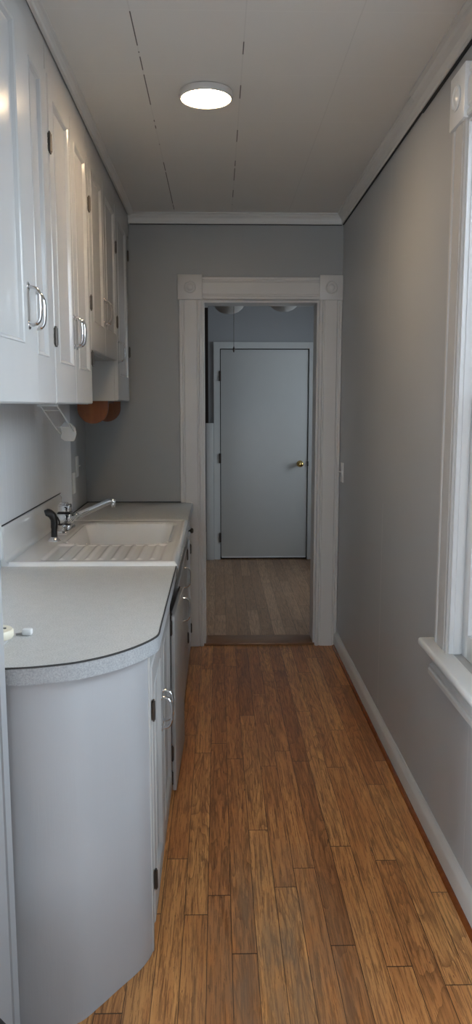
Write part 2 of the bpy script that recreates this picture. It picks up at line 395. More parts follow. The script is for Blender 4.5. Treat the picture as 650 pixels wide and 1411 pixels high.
# ------------------------------------------------------------------ window in the right wall
def window(n, w, full=True):
    y0, y1, z0, z1 = w
    r = struct(bpy.data.objects.new('window_%d' % n, None)); COL.objects.link(r); r.location = (XR, (y0+y1)/2, z0)
    cw = .128
    for a in ((y0-cw), y1):
        bm = bmesh.new(); add_prism(bm, [(XR-o, a+q) for q, o in flute_prof(cw)], z0, z1+.005, 'z'); into(r, link('side_casing', bm, 'trim', None, 30))
        bm = bmesh.new(); add_box(bm, (XR-.031, a-.004, z1+.004), (XR, a+cw+.004, z1+.150), .003)
        add_lathe(bm, [(.033, -.0305), (.036, -.034), (.031, -.037), (.026, -.033), (.020, -.033), (.012, -.038), (.001, -.039)], (XR, a+cw/2, z1+.077), 'x', 28)
        into(r, link('corner_block', bm, 'win', None, 35))
    bm = bmesh.new(); add_prism(bm, [(XR-o, z1+.005+q) for q, o in flute_prof(.135)], y0, y1, 'y')
    into(r, link('head_casing', bm, 'win', None, 30))
    # jamb reveal with stops
    L = []
    for a, s_ in ((y0, 1), (y1, -1)):
        L += [((XR-.016, a, z0), (XR+.150, a+s_*.010, z1)), ((XR-.004, a, z0), (XR+.020, a+s_*.014, z1)), ((XR+.050, a, z0), (XR+.060, a+s_*.022, z1)), ((XR+.098, a, z0), (XR+.108, a+s_*.022, z1))]
    L += [((XR-.016, y0, z1-.012), (XR+.150, y1, z1))]
    into(r, boxes('jamb', L, 'win', eps=.0003))
    # stool with rounded nose, horns past the casing, apron below in three steps
    bm = bmesh.new()
    add_box(bm, (XR-.062, y0-cw-.05, z0-.026), (XR+.0, y1+cw+.05, z0), .010, 3)
    add_box(bm, (XR-.02, y0, z0-.026), (XR+.15, y1, z0-.001))
    into(r, link('stool', bm, 'win', None, 40))
    bm = bmesh.new()
    ap = [(XR, z0-.026), (XR-.036, z0-.026), (XR-.036, z0-.040), (XR-.020, z0-.052), (XR-.018, z0-.078), (XR-.028, z0-.084), (XR-.028, z0-.094), (XR-.032, z0-.098), (XR-.032, z0-.112), (XR, z0-.114)]
    add_prism(bm, ap, y0-cw-.02, y1+cw+.02, 'y'); into(r, link('apron', bm, 'trim', None, 30))
    zm = 1.462
    def sash(x, a0, a1, top):
        st = .052
        s_ = boxes('sash', [((x, y0+.011, a0), (x+.034, y0+.011+st, a1)), ((x, y1-.011-st, a0), (x+.034, y1-.011, a1)), ((x, y0+.011, a0), (x+.034, y1-.011, a0+(.03 if top else .075))), ((x, y0+.011, a1-.035), (x+.034, y1-.011, a1))], 'win', bev=.003, eps=.0004)
        into(r, s_); g = box('pane', (x+.015, y0+.06, a0+.028), (x+.019, y1-.06, a1-.033), 'glass'); g.parent = s_
    sash(XR+.022, z0+.001, zm, False)
    sash(XR+.062, zm-.035, z1-.012, True)
    return r
window(1, W1); window(2, W2)
def plain_window(n, a, b, th_axis, mids):
    r = struct(bpy.data.objects.new('window_%d' % n, None)); COL.objects.link(r); r.location = [(p+q)/2 for p, q in zip(a, b)]
    L = []; ax = 1-th_axis; f = .06
    for lo, hi in mids:
        A = list(a); B = list(b)
        for k in range(2):
            A1, B1 = list(a), list(b); A1[ax] = lo if k == 0 else hi-f; B1[ax] = A1[ax]+f; L.append((A1, B1))
        for z in (a[2], b[2]-f, (a[2]+b[2])/2-f/2):
            A1, B1 = list(a), list(b); A1[ax] = lo; B1[ax] = hi; A1[2] = z; B1[2] = z+f; L.append((A1, B1))
    into(r, boxes('window_frame', L, 'win', eps=.0004))
    A, B = list(a), list(b); m_ = (a[th_axis]+b[th_axis])/2; A[th_axis] = m_-.002; B[th_axis] = m_+.002
    into(r, box('pane', A, B, 'glass'))
plain_window(3, (W3[0], -3.17, W3[2]), (W3[1], -3.10, W3[3]), 1, [(W3[0], -1.05), (-1.05, W3[1])])
plain_window(5, (-3.28, W5_FILL[0], W5_FILL[2]), (-3.22, W5_FILL[1], W5_FILL[3]), 0, [(W5_FILL[0], 0), (0, W5_FILL[1])])  # frame of the added west window
plain_window(4, (2.33, 5.2, .7), (2.39, 6.5, 2.2), 0, [(5.2, 6.5)])

# ------------------------------------------------------------------ far room door
d = struct(bpy.data.objects.new('door_1', None)); COL.objects.link(d); d.location = (.425, FY, 0)
into(d, box('door_leaf', (.027, FY-.012, .030), (.823, FY+.03, 1.936), 'fardoor', bev=.002))
into(d, box('door_sweep', (.030, FY-.014, .022), (.820, FY+.02, .032), 'win'))
into(d, boxes('door_frame', [((-.036, FY-.022, .006), (.020, FY, 2.002)), ((.830, FY-.022, .006), (.888, FY, 2.002)), ((.020, FY-.022, 1.944), (.830, FY, 2.002)),
                            ((.000, FY, .006), (.020, FY+.10, 1.96)), ((.830, FY, .006), (.85, FY+.10, 1.96)), ((.0, FY, 1.944), (.85, FY+.10, 1.96))], 'fardoor', eps=.0003))
for z in (1.70, .955, .215):
    o = boxes('hinge', [((.011, FY-.032, z-.045), (.029, FY-.010, z+.045))], 'darkwood', bev=.003); into(d, o)
bm = bmesh.new(); add_lathe(bm, [(.030, -.012), (.031, -.016), (.026, -.020), (.012, -.026), (.011, -.045), (.020, -.052), (.027, -.064), (.024, -.075), (.012, -.080), (.001, -.081)], (.757, FY, .901), 'y', 24)
into(d, link('door_knob', bm, 'brass', None, True))
into(d, box('latch_plate', (.822, FY-.026, .880), (.834, FY-.020, .925), 'nickel'))
into(d, box('door_gap', (.02, FY+.031, .006), (.83, FY+.05, 1.944), 'dark'))
# white board beside it and short white post of the stair opening
struct(box('trim_9', (-.110, FY-.05, .006), (-.040, FY, 1.275), 'fardoor', bev=.004))

# hanging light in the far room with bell shades and a pull chain
hl = thing('hanging_light', 'ceiling light with frosted bell shades and pull chain beyond the doorway', 'light', (.285, 5.85, ZC))
bm = bmesh.new(); add_lathe(bm, [(.07, ZC-.001), (.07, ZC-.02), (.02, ZC-.035), (.014, ZC-.16), (.05, ZC-.18), (.06, ZC-.21), (.03, ZC-.24), (.005, ZC-.25)], (.30, 5.85, 0), 'z', 24)
into(hl, link('stem', bm, 'nickel', None, 40))
for sx, sy, zz in ((.085, 5.85, 2.108), (.490, 5.85, 2.125), (.30, 6.05, 2.22)):
    bm = bmesh.new(); add_tube(bm, catmull([(.30, 5.85, 2.29), ((.30+sx)/2, (5.85+sy)/2, 2.33), (sx, sy, 2.32), (sx, sy, 2.29)], 5), .007, 8); into(hl, link('arm', bm, 'nickel', None, True))
    bm = bmesh.new(); add_lathe(bm, [(.024, .19), (.036, .175), (.075, .155), (.108, .125), (.118, .095), (.114, .066), (.098, .038), (.072, .017), (.040, .004), (.001, 0)], (sx, sy, zz), 'z', 28)
    into(hl, link('glass_shade', bm, 'shade', None, True))
bm = bmesh.new(); add_tube(bm, [(.118, 5.73, 2.16), (.118, 5.73, 1.86)], .0018, 6); into(hl, link('pull_chain', bm, 'nickel'))
bm = bmesh.new(); add_lathe(bm, [(.002, 1.865), (.006, 1.855), (.008, 1.835), (.004, 1.822), (.001, 1.82)], (.118, 5.73, 0), 'z', 12); into(hl, link('chain_pull', bm, 'nickel', None, True))

# ------------------------------------------------------------------ ceiling lamp
cl = thing('ceiling_light', 'round flush ceiling light, lit warm white, on the kitchen ceiling', 'light', (-.037, 2.805, ZC))
bm = bmesh.new(); add_lathe(bm, [(.086, ZC-.001), (.092, ZC-.002), (.0935, ZC-.016), (.091, ZC-.022), (.086, ZC-.024), (.084, ZC-.021), (.084, ZC-.018)], (-.037, 2.805, 0), 'z', 64)
into(cl, link('rim', bm, 'trim', None, 40))
bm = bmesh.new(); add_lathe(bm, [(.0838, ZC-.0215), (.080, ZC-.0235), (.06, ZC-.025), (.001, ZC-.0255)], (-.037, 2.805, 0), 'z', 64)
into(cl, link('diffuser', bm, 'lamp', None, True))

# ------------------------------------------------------------------ cabinet fittings (front faces look to +x)
def handle_mesh():
    bm = bmesh.new(); L = .048
    P = [(0, 0, L), (.011, 0, L-.001), (.021, 0, L-.005), (.028, 0, L-.015), (.0305, 0, L-.028), (.031, 0, 0), (.0305, 0, -L+.028), (.028, 0, -L+.015), (.021, 0, -L+.005), (.011, 0, -L+.001), (0, 0, -L)]
    add_tube(bm, catmull(P, 3), .0042, 10, (Vector((0, 1, 0)), 2.0))
    for s_ in (1, -1):
        add_box(bm, (0, -.011, s_*L-.008), (.0022, .011, s_*L+.008), .0008, 1)
        add_box(bm, (0, -.005, s_*(L+.006)-.004), (.0018, .005, s_*(L+.006)+.006), .0006, 1)
    bmesh.ops.recalc_face_normals(bm, faces=bm.faces)
    me = bpy.data.meshes.new('handle'); bm.to_mesh(me); bm.free(); me.materials.append(M['chrome'])
    for p in me.polygons: p.use_smooth = True
    me.set_sharp_from_angle(angle=math.radians(50)); return me
def hinge_mesh():
    bm = bmesh.new()
    add_lathe(bm, [(.001, -.031), (.003, -.029), (.0025, -.026), (.0048, -.025), (.0048, .025), (.0025, .026), (.003, .029), (.001, .031)], (.005, 0, 0), 'z', 10)
    for k in (-1, 0, 1): add_box(bm, (0, -.010, k*.016-.006), (.003, .010, k*.016+.006), .0006, 1)
    add_box(bm, (0, -.009, -.024), (.0018, .009, .024))
    bmesh.ops.recalc_face_normals(bm, faces=bm.faces)
    me = bpy.data.meshes.new('hinge'); bm.to_mesh(me); bm.free(); me.materials.append(M['nickel'])
    return me
HM, GM = handle_mesh(), hinge_mesh()
def fit(me, name, x, y, z, parent, rz=0):
    o = bpy.data.objects.new(name, me); COL.objects.link(o); o.location = (x, y, z); o.rotation_euler.z = rz; o.parent = parent
    return o
def panel_door(x, y0, y1, z0, z1, rect, th=.018, mat='cab', rd=.009):
    """door slab with a sunk panel, front face at x; rect = (py0, py1, pz0, pz1)"""
    bm = bmesh.new()
    def ring(a, b, c, d, X): return [bm.verts.new((X, p, q)) for p, q in ((a, c), (b, c), (b, d), (a, d))]
    a, b, c, d_ = rect; R = [ring(y0, y1, z0, z1, x-th), ring(y0, y1, z0, z1, x-.004), ring(y0+.004, y1-.004, z0+.004, z1-.004, x)]
    if rect != (0, 0, 0, 0):
        R += [ring(a, b, c, d_, x), ring(a+.002, b-.002, c+.002, d_-.002, x+.002), ring(a+.007, b-.007, c+.007, d_-.007, x-.001), ring(a+.013, b-.013, c+.013, d_-.013, x-rd), ring(a+.020, b-.020, c+.020, d_-.020, x-rd)]
    for i in range(len(R)-1):
        for k in range(4): bm.faces.new((R[i][k], R[i][(k+1) % 4], R[i+1][(k+1) % 4], R[i+1][k]))
    bm.faces.new(R[0]); bm.faces.new(R[-1])
    return link('door', bm, mat)

# ------------------------------------------------------------------ upper cabinets
UX = -.510; UD = -.492          # face frame / door front
def upper(label, y0, y1, z0, doors, depth=XL):
    r = thing('wall_cabinet', label, 'cabinet', ((XL+UX)/2, (y0+y1)/2, z0), 'white wall cabinets along the left wall')
    zt = ZC-.002
    L = [((depth+.001, y0, z0), (UX, y0+.014, zt)), ((depth+.001, y1-.014, z0), (UX, y1, zt)), ((depth+.001, y0, z0), (UX-.02, y1, z0+.018)),
         ((depth+.001, y0, z0), (depth+.008, y1, zt)), ((UX-.02, y0, z0), (UX, y1, z0+.03)), ((UX-.02, y0, 2.36), (UX+.014, y1, zt)), ((depth+.001, y0, 1.95), (UX-.02, y1, 1.965)), ((UX-.02, y0, z0), (UX, y0+.03, zt)), ((UX-.02, y1-.03, z0), (UX, y1, zt))]
    into(r, boxes('body', L, 'cab', eps=.0003))
    for (a, b, rect, hy, hz, gy, gzs) in doors:
        dd = panel_door(UD, a, b, z0+.002, 2.395, rect)
        fit(HM, 'handle', UD, hy, hz, dd)
        for gz in gzs: fit(GM, 'hinge', UD-.001, gy, gz, dd)
        if a == 1.712:                       # nearest door turned ajar, to bring the lamp's reflection into view
            pv = Vector((UX, a, 0)); dd.matrix_basis = Matrix.Translation(-r.location) @ Matrix.Translation(pv) @ Matrix.Rotation(-math.radians(2.6), 4, 'Z') @ Matrix.Translation(-pv); dd.parent = r
        else: into(r, dd)
upper('near white wall cabinet, first pair of panelled doors at left', 1.70, 2.388, 1.442,
      [(1.712, 2.088, (1.78, 1.972, 1.592, 2.345), 2.014, 1.688, 1.714, (2.2, 1.64)),
       (2.092, 2.384, (2.16, 2.300, 1.577, 2.345), 2.120, 1.688, 2.384, (2.20, 1.645))])
upper('white wall cabinet whose doors show the lamp\'s warm glow', 2.390, 3.076, 1.442,
      [(2.394, 2.728, (2.46, 2.690, 1.570, 2.340), 2.706, 1.688, 2.396, (2.2, 1.645)),
       (2.732, 3.072, (2.80, 3.022, 1.566, 2.335), 2.754, 1.688, 3.072, (2.197, 1.832, 1.62))])
upper('short white wall cabinet raised above the sink', 3.078, 3.858, 1.652,
      [(3.082, 3.464, (3.15, 3.425, 1.766, 2.385-.04), 3.442, 1.838, 3.084, (2.2,)),
       (3.468, 3.854, (3.535, 3.825, 1.772, 2.385-.04), 3.490, 1.838, 3.854, (2.192, 1.84))])
upper('farthest white wall cabinet, single door, against the back wall', 3.860, 4.497, 1.460,
      [(3.868, 4.36, (3.94, 4.28, 1.585, 2.345), 3.888, 1.700, 4.36, (2.245, 1.729))])

# wooden paper towel holder under the farthest cabinet
ph = thing('paper_towel_holder', 'empty reddish-brown wooden paper towel holder under the farthest cabinet', 'towel holder', (-.625, 4.14, 1.46))
for yy in (3.895, 4.385):
    bm = bmesh.new(); zc, rr = 1.424, .077
    poly = [(-.625-rr, 1.459), (-.625-rr, zc)]+[(-.625-rr*math.cos(a), zc-rr*math.sin(a)) for a in [PI*k/20 for k in range(1, 20)]]+[(-.625+rr, zc), (-.625+rr, 1.459)]
    add_prism(bm, poly, yy, yy+.016, 'y'); into(ph, link('end_plate', bm, 'wood'))
bm = bmesh.new(); add_tube(bm, [(-.625, 3.911, 1.425), (-.625, 4.385, 1.425)], .011, 12); into(ph, link('dowel', bm, 'wood', None, 50))
into(ph, box('mounting_board', (-.665, 3.911, 1.449), (-.585, 4.385, 1.4595), 'wood'))

# white wire fold-down arm
wa = thing('wire_rack', 'white wire rack with frosted plastic end hanging below the wall cabinets', 'rack', (-.65, 3.02, 1.442))
for X in (-.682, -.618):
    bm = bmesh.new(); add_tube(bm, catmull([(X, 2.99, 1.440), (X, 3.01, 1.436), (X, 3.33, 1.328), (X+(.012 if X < -.65 else 0), 3.35, 1.326)], 5), .0034, 8); into(wa, link('wire_arm', bm, 'wirewhite', None, True))
for (yy, zz) in ((3.06, 1.419), (3.27, 1.348)):
    bm = bmesh.new(); add_tube(bm, [(-.682, yy, zz), (-.618, yy, zz)], .0022, 8); into(wa, link('cross_wire', bm, 'wirewhite', None, True))
bm = bmesh.new()
P = [(-.675, 1.348), (-.655, 1.366), (-.630, 1.362), (-.612, 1.345), (-.606, 1.318), (-.612, 1.298), (-.618, 1.286), (-.655, 1.286), (-.672, 1.300), (-.668, 1.325)]
add_prism(bm, P, 3.325, 3.345, 'y')
into(wa, link('plastic_end', bm, 'frost'))
into(wa, box('bracket', (-.69, 2.98, 1.434), (-.61, 3.0, 1.4415), 'wirewhite'))

# backsplash panel, plates
bs = struct(box('trim_10', (XL, 1.60, .90), (XL+.006, 4.02, 1.4415), 'splash'))
def plate(name, label, y, z, xw, sgn, tog):
    r = thing(name, label, 'switch plate' if tog else 'outlet', (xw, y, z))
    into(r, box('cover_plate', (xw, y-.035, z-.056), (xw+sgn*.007, y+.035, z+.056), 'plate', bev=.003))
    if tog:
        bm = bmesh.new(); add_box(bm, (xw+sgn*.007, y-.006, z-.012), (xw+sgn*.009, y+.006, z+.012)); add_tube(bm, [(xw+sgn*.007, y, z), (xw+sgn*.022, y, z+.006)], [.0045, .003], 8)
        into(r, link('toggle', bm, 'plate'))
    else:
        for k in (-1, 1):
            bm = bmesh.new(); add_lathe(bm, [(.016, sgn*.007), (.016, sgn*.0085), (.001, sgn*.0085)], (xw, y, z+k*.022), 'x', 18); into(r, link('socket', bm, 'plate'))
plate('light_switch', 'ivory light switch on the right wall beside the doorway', 4.375, 1.058, XR, -1, True)
plate('wall_outlet', 'white outlet plate on the left wall behind the faucet, the lower plate', 4.09, 1.028, XL, 1, False)
plate('light_switch', 'white switch plate on the left wall near the corner, the higher plate', 4.20, 1.108, XL, 1, True)

# ------------------------------------------------------------------ base cabinets
BX = -.182; CT = .873
cc = [(-.150, 1.93), (-.150, 1.872), (-.158, 1.838), (-.180, 1.794), (-.212, 1.748), (-.251, 1.706), (-.290, 1.676), (-.330, 1.653), (-.403, 1.630), (-.475, 1.621), (-.56, 1.616)]
cc = [(v.x, v.y) for v in catmull([(a, b, 0) for a, b in cc], 6)]
pc = [(-.178, 1.872), (-.186, 1.842), (-.205, 1.798), (-.250, 1.738), (-.288, 1.698), (-.330, 1.668), (-.403, 1.642), (-.475, 1.632), (-.56, 1.627)]
pc = [(v.x, v.y) for v in catmull([(a, b, 0) for a, b in pc], 6)]
# near countertop
ct = thing('countertop', 'speckled grey near countertop with rounded metal-look edge band', 'countertop', (-.46, 2.2, .833))
bm = bmesh.new(); ins = [(x-.002, y+.002) for x, y in cc]
add_prism(bm, [(-.763, 2.697), (-.152, 2.697)]+ins+[(-.763, 1.618)], CT-.038, CT, 'z'); into(ct, link('worktop', bm, 'lam'))
bm = bmesh.new()
edge = [(-.150, 2.697)]+cc
for i in range(len(edge)-1):
    (x0, y0), (x1, y1) = edge[i], edge[i+1]
A = [[bm.verts.new((x+dx, y-dy, z)) for x, y in edge] for dx, dy, z in ((-.001, -.001, CT-.0025), (.001, .001, CT-.003), (.001, .001, CT-.041), (-.004, -.004, CT-.041))]
for r_ in range(4):
    a, b = A[r_], A[(r_+1) % 4]
    for i in range(len(edge)-1): bm.faces.new((a[i], a[i+1], b[i+1], b[i]))
into(ct, link('edge_band', bm, 'edge', None, 60))
bm = bmesh.new()
A = [[bm.verts.new((x+d_, y-d_, z)) for x, y in edge] for d_, z in ((-.0014, CT+.0004), (.0022, CT-.0005), (.0022, CT-.0028), (-.001, CT-.003))]
for r_ in range(4):
    a, b = A[r_], A[(r_+1) % 4]
    for i in range(len(edge)-1): bm.faces.new((a[i], a[i+1], b[i+1], b[i]))
into(ct, link('edge_seam', bm, 'caulk_gapshadow'))
# far countertop
ct2 = thing('countertop', 'speckled grey far countertop between sink and back wall', 'countertop', (-.46, 4.1, .833))
into(ct2, box('worktop', (-.763, 3.725, CT-.038), (-.152, 4.494, CT), 'lam', bev=.002))
into(ct2, box('edge_band', (-.152, 3.725, CT-.041), (-.148, 4.494, CT-.003), 'edge'))
bm = bmesh.new(); add_tube(bm, catmull([(-.765, 3.73, CT+.002), (-.764, 4.2, CT+.002), (-.762, 4.43, CT+.004), (-.74, 4.494, CT+.003), (-.5, 4.497, CT+.002), (-.152, 4.497, CT+.002)], 6), .0028, 6)
into(ct2, link('caulk_line', bm, 'caulk_gapshadow'))

# curved end cabinet with two panelled doors
ec = thing('base_cabinet', 'white base cabinet with a curved end panel nearest the camera', 'cabinet', (-.46, 2.2, 0))
bm = bmesh.new(); body = [(-.762, 2.66), (BX, 2.66)]+[(x-.006, y+.006) for x, y in pc]+[(-.762, 1.635)]
body = [p for p in body]
add_prism(bm, body, 0, CT-.042, 'z'); into(ec, link('body', bm, 'cab'))
bm = bmesh.new()
pb = [(-.177, 1.868), (-.186, 1.838), (-.208, 1.795), (-.250, 1.738), (-.290, 1.682), (-.330, 1.635), (-.400, 1.602), (-.460, 1.594), (-.56, 1.594)]
pb = [(v.x, v.y) for v in catmull([(a, b, 0) for a, b in pb], 6)]
A = [[bm.verts.new((x+d_, y-d_, z)) for x, y in q_] for q_, d_, z in ((pb, -.004, .001), (pb, 0, .001), (pc, 0, CT-.042), (pc, -.004, CT-.042))]
for r_ in range(4):
    a, b = A[r_], A[(r_+1) % 4]
    for i in range(len(pc)-1): bm.faces.new((a[i], a[i+1], b[i+1], b[i]))
for i in (0, len(pc)-1): bm.faces.new([A[r_][i] for r_ in range(4)])
into(ec, link('curved_panel', bm, 'curve', None, 60))
into(ec, box('corner_strip', (-.190, 1.868, .001), (-.174, 1.892, CT-.042), 'cab', bev=.002))
for (a, b, hy, gy) in ((1.900, 2.228, 2.200, 1.899), (2.232, 2.640, 2.258, 2.642)):
    dd = panel_door(-.171, a, b, .06, .775, (a+.06, b-.06, .13, .71), .011); into(ec, dd)
    fit(HM, 'handle', -.171, hy, .530, dd)
    for gz in (.66, .19): fit(GM, 'hinge', -.173, gy, gz, dd)

# sink cabinet: open carcass, slab door ajar, others flush
sc = thing('sink_cabinet', 'white sink cabinet with a flat door standing ajar', 'cabinet', (-.46, 3.4, 0))
y0, y1 = 2.665, 4.02
L = [((-.76, y0, 0), (-.30, y0+.016, .70)), ((-.76, y1-.016, 0), (BX, y1, CT-.043)), ((-.76, y0, 0), (BX-.10, y1, .05)), ((-.76, y0, 0), (-.752, y1, .70)),
     ((BX-.018, y0, .70), (BX, y1, CT-.043)), ((BX-.018, 3.12, .0), (BX, 3.15, .70)), ((BX-.018, 3.57, .0), (BX, 3.60, .70)), ((BX-.018, y1-.02, 0), (BX, y1, CT-.043)), ((BX-.10, 3.13, 0), (BX-.01, y1, .05))]
into(sc, boxes('body', L, 'cab', eps=.0003))
bm = bmesh.new(); add_box(bm, (-.0145, 0, .022), (0, .435, .690), .002)
sd = link('door', bm, 'cab', None, 40); sd['label'] = 'flat slab door standing ajar'
sd.location = (-.158, 2.692, 0); sd.rotation_euler.z = math.radians(-1.6); into(sc, sd)
fit(HM, 'handle', 0, .385, .610, sd)
fit(GM, 'hinge', -.018, .004, .672, sd); fit(GM, 'hinge', -.018, .004, .07, sd)
for (a, b, hy, gy) in ((3.16, 3.575, None, 3.16), (3.58, 4.005, 3.625, 4.008)):
    dd = panel_door(-.166, a, b, .022, .690, (0, 0, 0, 0), .016); into(sc, dd)
    if hy: fit(HM, 'handle', -.166, hy, .620, dd)
    for gz in (.655, .20): fit(GM, 'hinge', -.168, gy, gz, dd)
fc = thing('base_cabinet', 'narrow white base cabinet with a knobbed drawer beside the doorway', 'cabinet', (-.46, 4.26, 0))
into(fc, box('body', (-.76, 4.024, 0), (BX, 4.494, CT-.042), 'cab'))
dd = panel_door(-.166, 4.035, 4.46, .022, .66, (0, 0, 0, 0), .016); into(fc, dd)
fit(GM, 'hinge', -.168, 4.462, .60, dd); fit(GM, 'hinge', -.168, 4.462, .12, dd)
dr = box('drawer', (-.182, 4.035, .690), (-.166, 4.46, .815), 'cab', bev=.003); into(fc, dr)
bm = bmesh.new(); add_lathe(bm, [(.006, 0), (.005, .012), (.013, .018), (.015, .025), (.010, .031), (.001, .032)], (-.166, 4.12, .765), 'x', 16)
kb = link('knob', bm, 'nickel', None, True); kb.parent = dr

# ------------------------------------------------------------------ drainboard sink
sk = thing('kitchen_sink', 'white porcelain sink with ribbed drainboard and integral backsplash', 'sink', (-.46, 3.2, .83))
SX0, SX1, SY0, SY1 = -.762, -.146, 2.690, 3.735
bx0, bx1, by0, by1 = -.625, -.205, 3.085, 3.635
def sstep(t): t = max(0, min(1, t)); return t*t*(3-2*t)
def rr_sdf(x, y, x0, x1, y0, y1, r):
    cx, cy = (x0+x1)/2, (y0+y1)/2; qx, qy = abs(x-cx)-(x1-x0)/2+r, abs(y-cy)-(y1-y0)/2+r
    return math.hypot(max(qx, 0), max(qy, 0))+min(max(qx, qy), 0)-r
ZR = CT+.010
def sz(x, y):
    z = ZR
    s_ = rr_sdf(x, y, bx0, bx1, by0, by1, .07)
    z -= .155*sstep(-s_/.045) if s_ < 0 else 0
    if s_ >= 0: z -= .004*sstep((.02-s_)/.02)
    # drainboard: gently sunk field with raised ribs running toward the bowl
    q = rr_sdf(x, y, -.645, -.205, 2.745, 3.075, .02)
    k = sstep(-q/.012); z -= .006*k
    if -.60 < x < -.22 and y < 3.07:
        ph_ = ((x+.60)/.0475) % 1.0
        z += .0052*k*sstep(1-abs(ph_-.5)/.28)*sstep((y-2.765)/.03)*sstep((3.075-y)/.02)
    # rolled outer rim
    e = min(SX1-x, y-SY0, SY1-y)
    z -= .010*(1-sstep(e/.014))**2
    z += .0035*sstep((.030-e)/.012)*sstep(e/.012)
    return z
bm = bmesh.new(); NX, NY = 124, 170
grid = []
for j in range(NY+1):
    y = SY0+(SY1-SY0)*j/NY; row = []
    for i in range(NX+1):
        x = SX0+.018+(SX1-SX0-.018)*i/NX
        row.append(bm.verts.new((x, y, sz(x, y))))
    grid.append(row)
for j in range(NY):
    for i in range(NX): bm.faces.new((grid[j][i], grid[j][i+1], grid[j+1][i+1], grid[j+1][i]))
# skirts down over front, near and far edge
def skirt(line, dz, off=(0, 0)):
    low = [bm.verts.new((v.co.x+off[0], v.co.y+off[1], ZR-dz)) for v in line]
    for i in range(len(line)-1): bm.faces.new((line[i], line[i+1], low[i+1], low[i]))
    return low
skirt([grid[j][NX] for j in range(NY+1)], .0525)
skirt(grid[0], .016); skirt(grid[NY], .016)
# cove and backsplash rising at the wall
prev = [grid[j][0] for j in range(NY+1)]
capn = [grid[0][0]]; capf = [grid[NY][0]]
for k, (dx, dz) in enumerate([(-.004, .0006), (-.009, .003), (-.013, .008), (-.0155, .015), (-.017, .024), (-.019, .100), (-.0195, .122), (-.021, .128), (-.024, .130)]):
    cur = []
    for j in range(NY+1):
        y = SY0+(SY1-SY0)*j/NY
        e = min(y-SY0, SY1-y); f = 1 if dz < .03 else 1-.10*(1-sstep(e/.03))
        v = bm.verts.new((SX0+.018+dx*1.0+.004, y, ZR+dz*f)); cur.append(v)
    for j in range(NY): bm.faces.new((prev[j], prev[j+1], cur[j+1], cur[j]))
    prev = cur; capn.append(cur[0]); capf.append(cur[-1])
for cp_, e_ in ((capn, 0), (capf, 1)):
    q_ = cp_[-1].co; a_ = bm.verts.new((-.7685, q_.y, q_.z)); b_ = bm.verts.new((-.7685, q_.y, ZR-.016)); c_ = bm.verts.new((cp_[0].co.x, q_.y, ZR-.016))
    bm.faces.new(cp_+[a_, b_, c_])
    if e_ == 0: top0 = (cp_[-1], a_)
    else: bm.faces.new((*prev, a_, top0[1]))
bmesh.ops.recalc_face_normals(bm, faces=bm.faces)
o = link('basin', bm, 'porc', None, 60); into(sk, o)
bm = bmesh.new(); add_lathe(bm, [(.044, 0), (.046, .002), (.036, .004), (.030, -.001), (.001, -.001)], (-.42, 3.36, ZR-.1555), 'z', 28); into(sk, link('drain', bm, 'chrome', None, True))
bm = bmesh.new(); add_tube(bm, [(-.764, 2.70, 1.0165), (-.764, 3.72, 1.0165)], .003, 6); into(sk, link('caulk_line', bm, 'caulk_gapshadow'))

# faucet
FX, FYc = -.680, 3.40
fa = thing('faucet', 'chrome kitchen faucet with a long straight spout, behind the bowl', 'faucet', (FX, FYc, ZR))
bm = bmesh.new(); add_box(bm, (FX-.027, FYc-.105, ZR-.001), (FX+.027, FYc+.105, ZR+.016), .007, 3); into(fa, link('deck_plate', bm, 'chrome', None, 40))
bm = bmesh.new(); add_box(bm, (FX-.026, FYc-.026, ZR+.014), (FX+.026, FYc+.026, ZR+.032), .004, 2); add_box(bm, (FX-.031, FYc-.031, ZR+.036), (FX+.031, FYc+.031, ZR+.082), .006, 3)
add_box(bm, (FX-.022, FYc-.022, ZR+.030), (FX+.022, FYc+.022, ZR+.04)); into(fa, link('body', bm, 'chrome', None, 40))
into(fa, box('black_ring', (FX-.0295, FYc-.0295, ZR+.0322), (FX+.0295, FYc+.0295, ZR+.0358), 'black')); into(fa, box('black_ring', (FX-.0285, FYc-.0285, ZR+.0822), (FX+.0285, FYc+.0285, ZR+.0868), 'black'))
bm = bmesh.new(); add_box(bm, (FX-.027, FYc-.027, ZR+.0870), (FX+.027, FYc+.027, ZR+.122), .006, 3); add_box(bm, (FX-.021, FYc-.023, ZR+.119), (FX+.012, FYc+.020, ZR+.129), .004, 2); into(fa, link('handle_cap', bm, 'chrome', None, 40))
sp = [(FX+.015, FYc-.002, ZR+.052), (FX+.05, FYc-.006, ZR+.068), (FX+.13, FYc-.014, ZR+.104), (FX+.195, FYc-.02, ZR+.134), (FX+.213, FYc-.022, ZR+.139), (FX+.226, FYc-.022, ZR+.132)]
bm = bmesh.new(); add_tube(bm, catmull(sp, 5), [.0155-.0045*i/25 for i in range(26)], 14, (Vector((0, 1, 0)), 1.15)); into(fa, link('spout', bm, 'chrome', None, 60))
bm = bmesh.new(); add_lathe(bm, [(.008, .134), (.0095, .128), (.0095, .112), (.008, .110), (.001, .110)], (FX+.218, FYc-.022, ZR), 'z', 16); into(fa, link('aerator', bm, 'chrome', None, 40))
bm = bmesh.new(); add_tube(bm, catmull([(FX+.020, FYc-.030, ZR+.040), (FX+.040, FYc-.045, ZR+.052), (FX+.060, FYc-.060, ZR+.078), (FX+.066, FYc-.064, ZR+.088)], 5), [.005+.004*i/15 for i in range(16)], 12); into(fa, link('lever', bm, 'chrome', None, True))
for s_ in (-1, 1):
    bm = bmesh.new(); add_tube(bm, [(FX, FYc+s_*.078, ZR+.014), (FX+.004, FYc+s_*.080, ZR+.026), (FX+.014, FYc+s_*.086, ZR+.034)], [.016, .015, .012], 14); into(fa, link('mounting_cap', bm, 'chrome', None, 40))
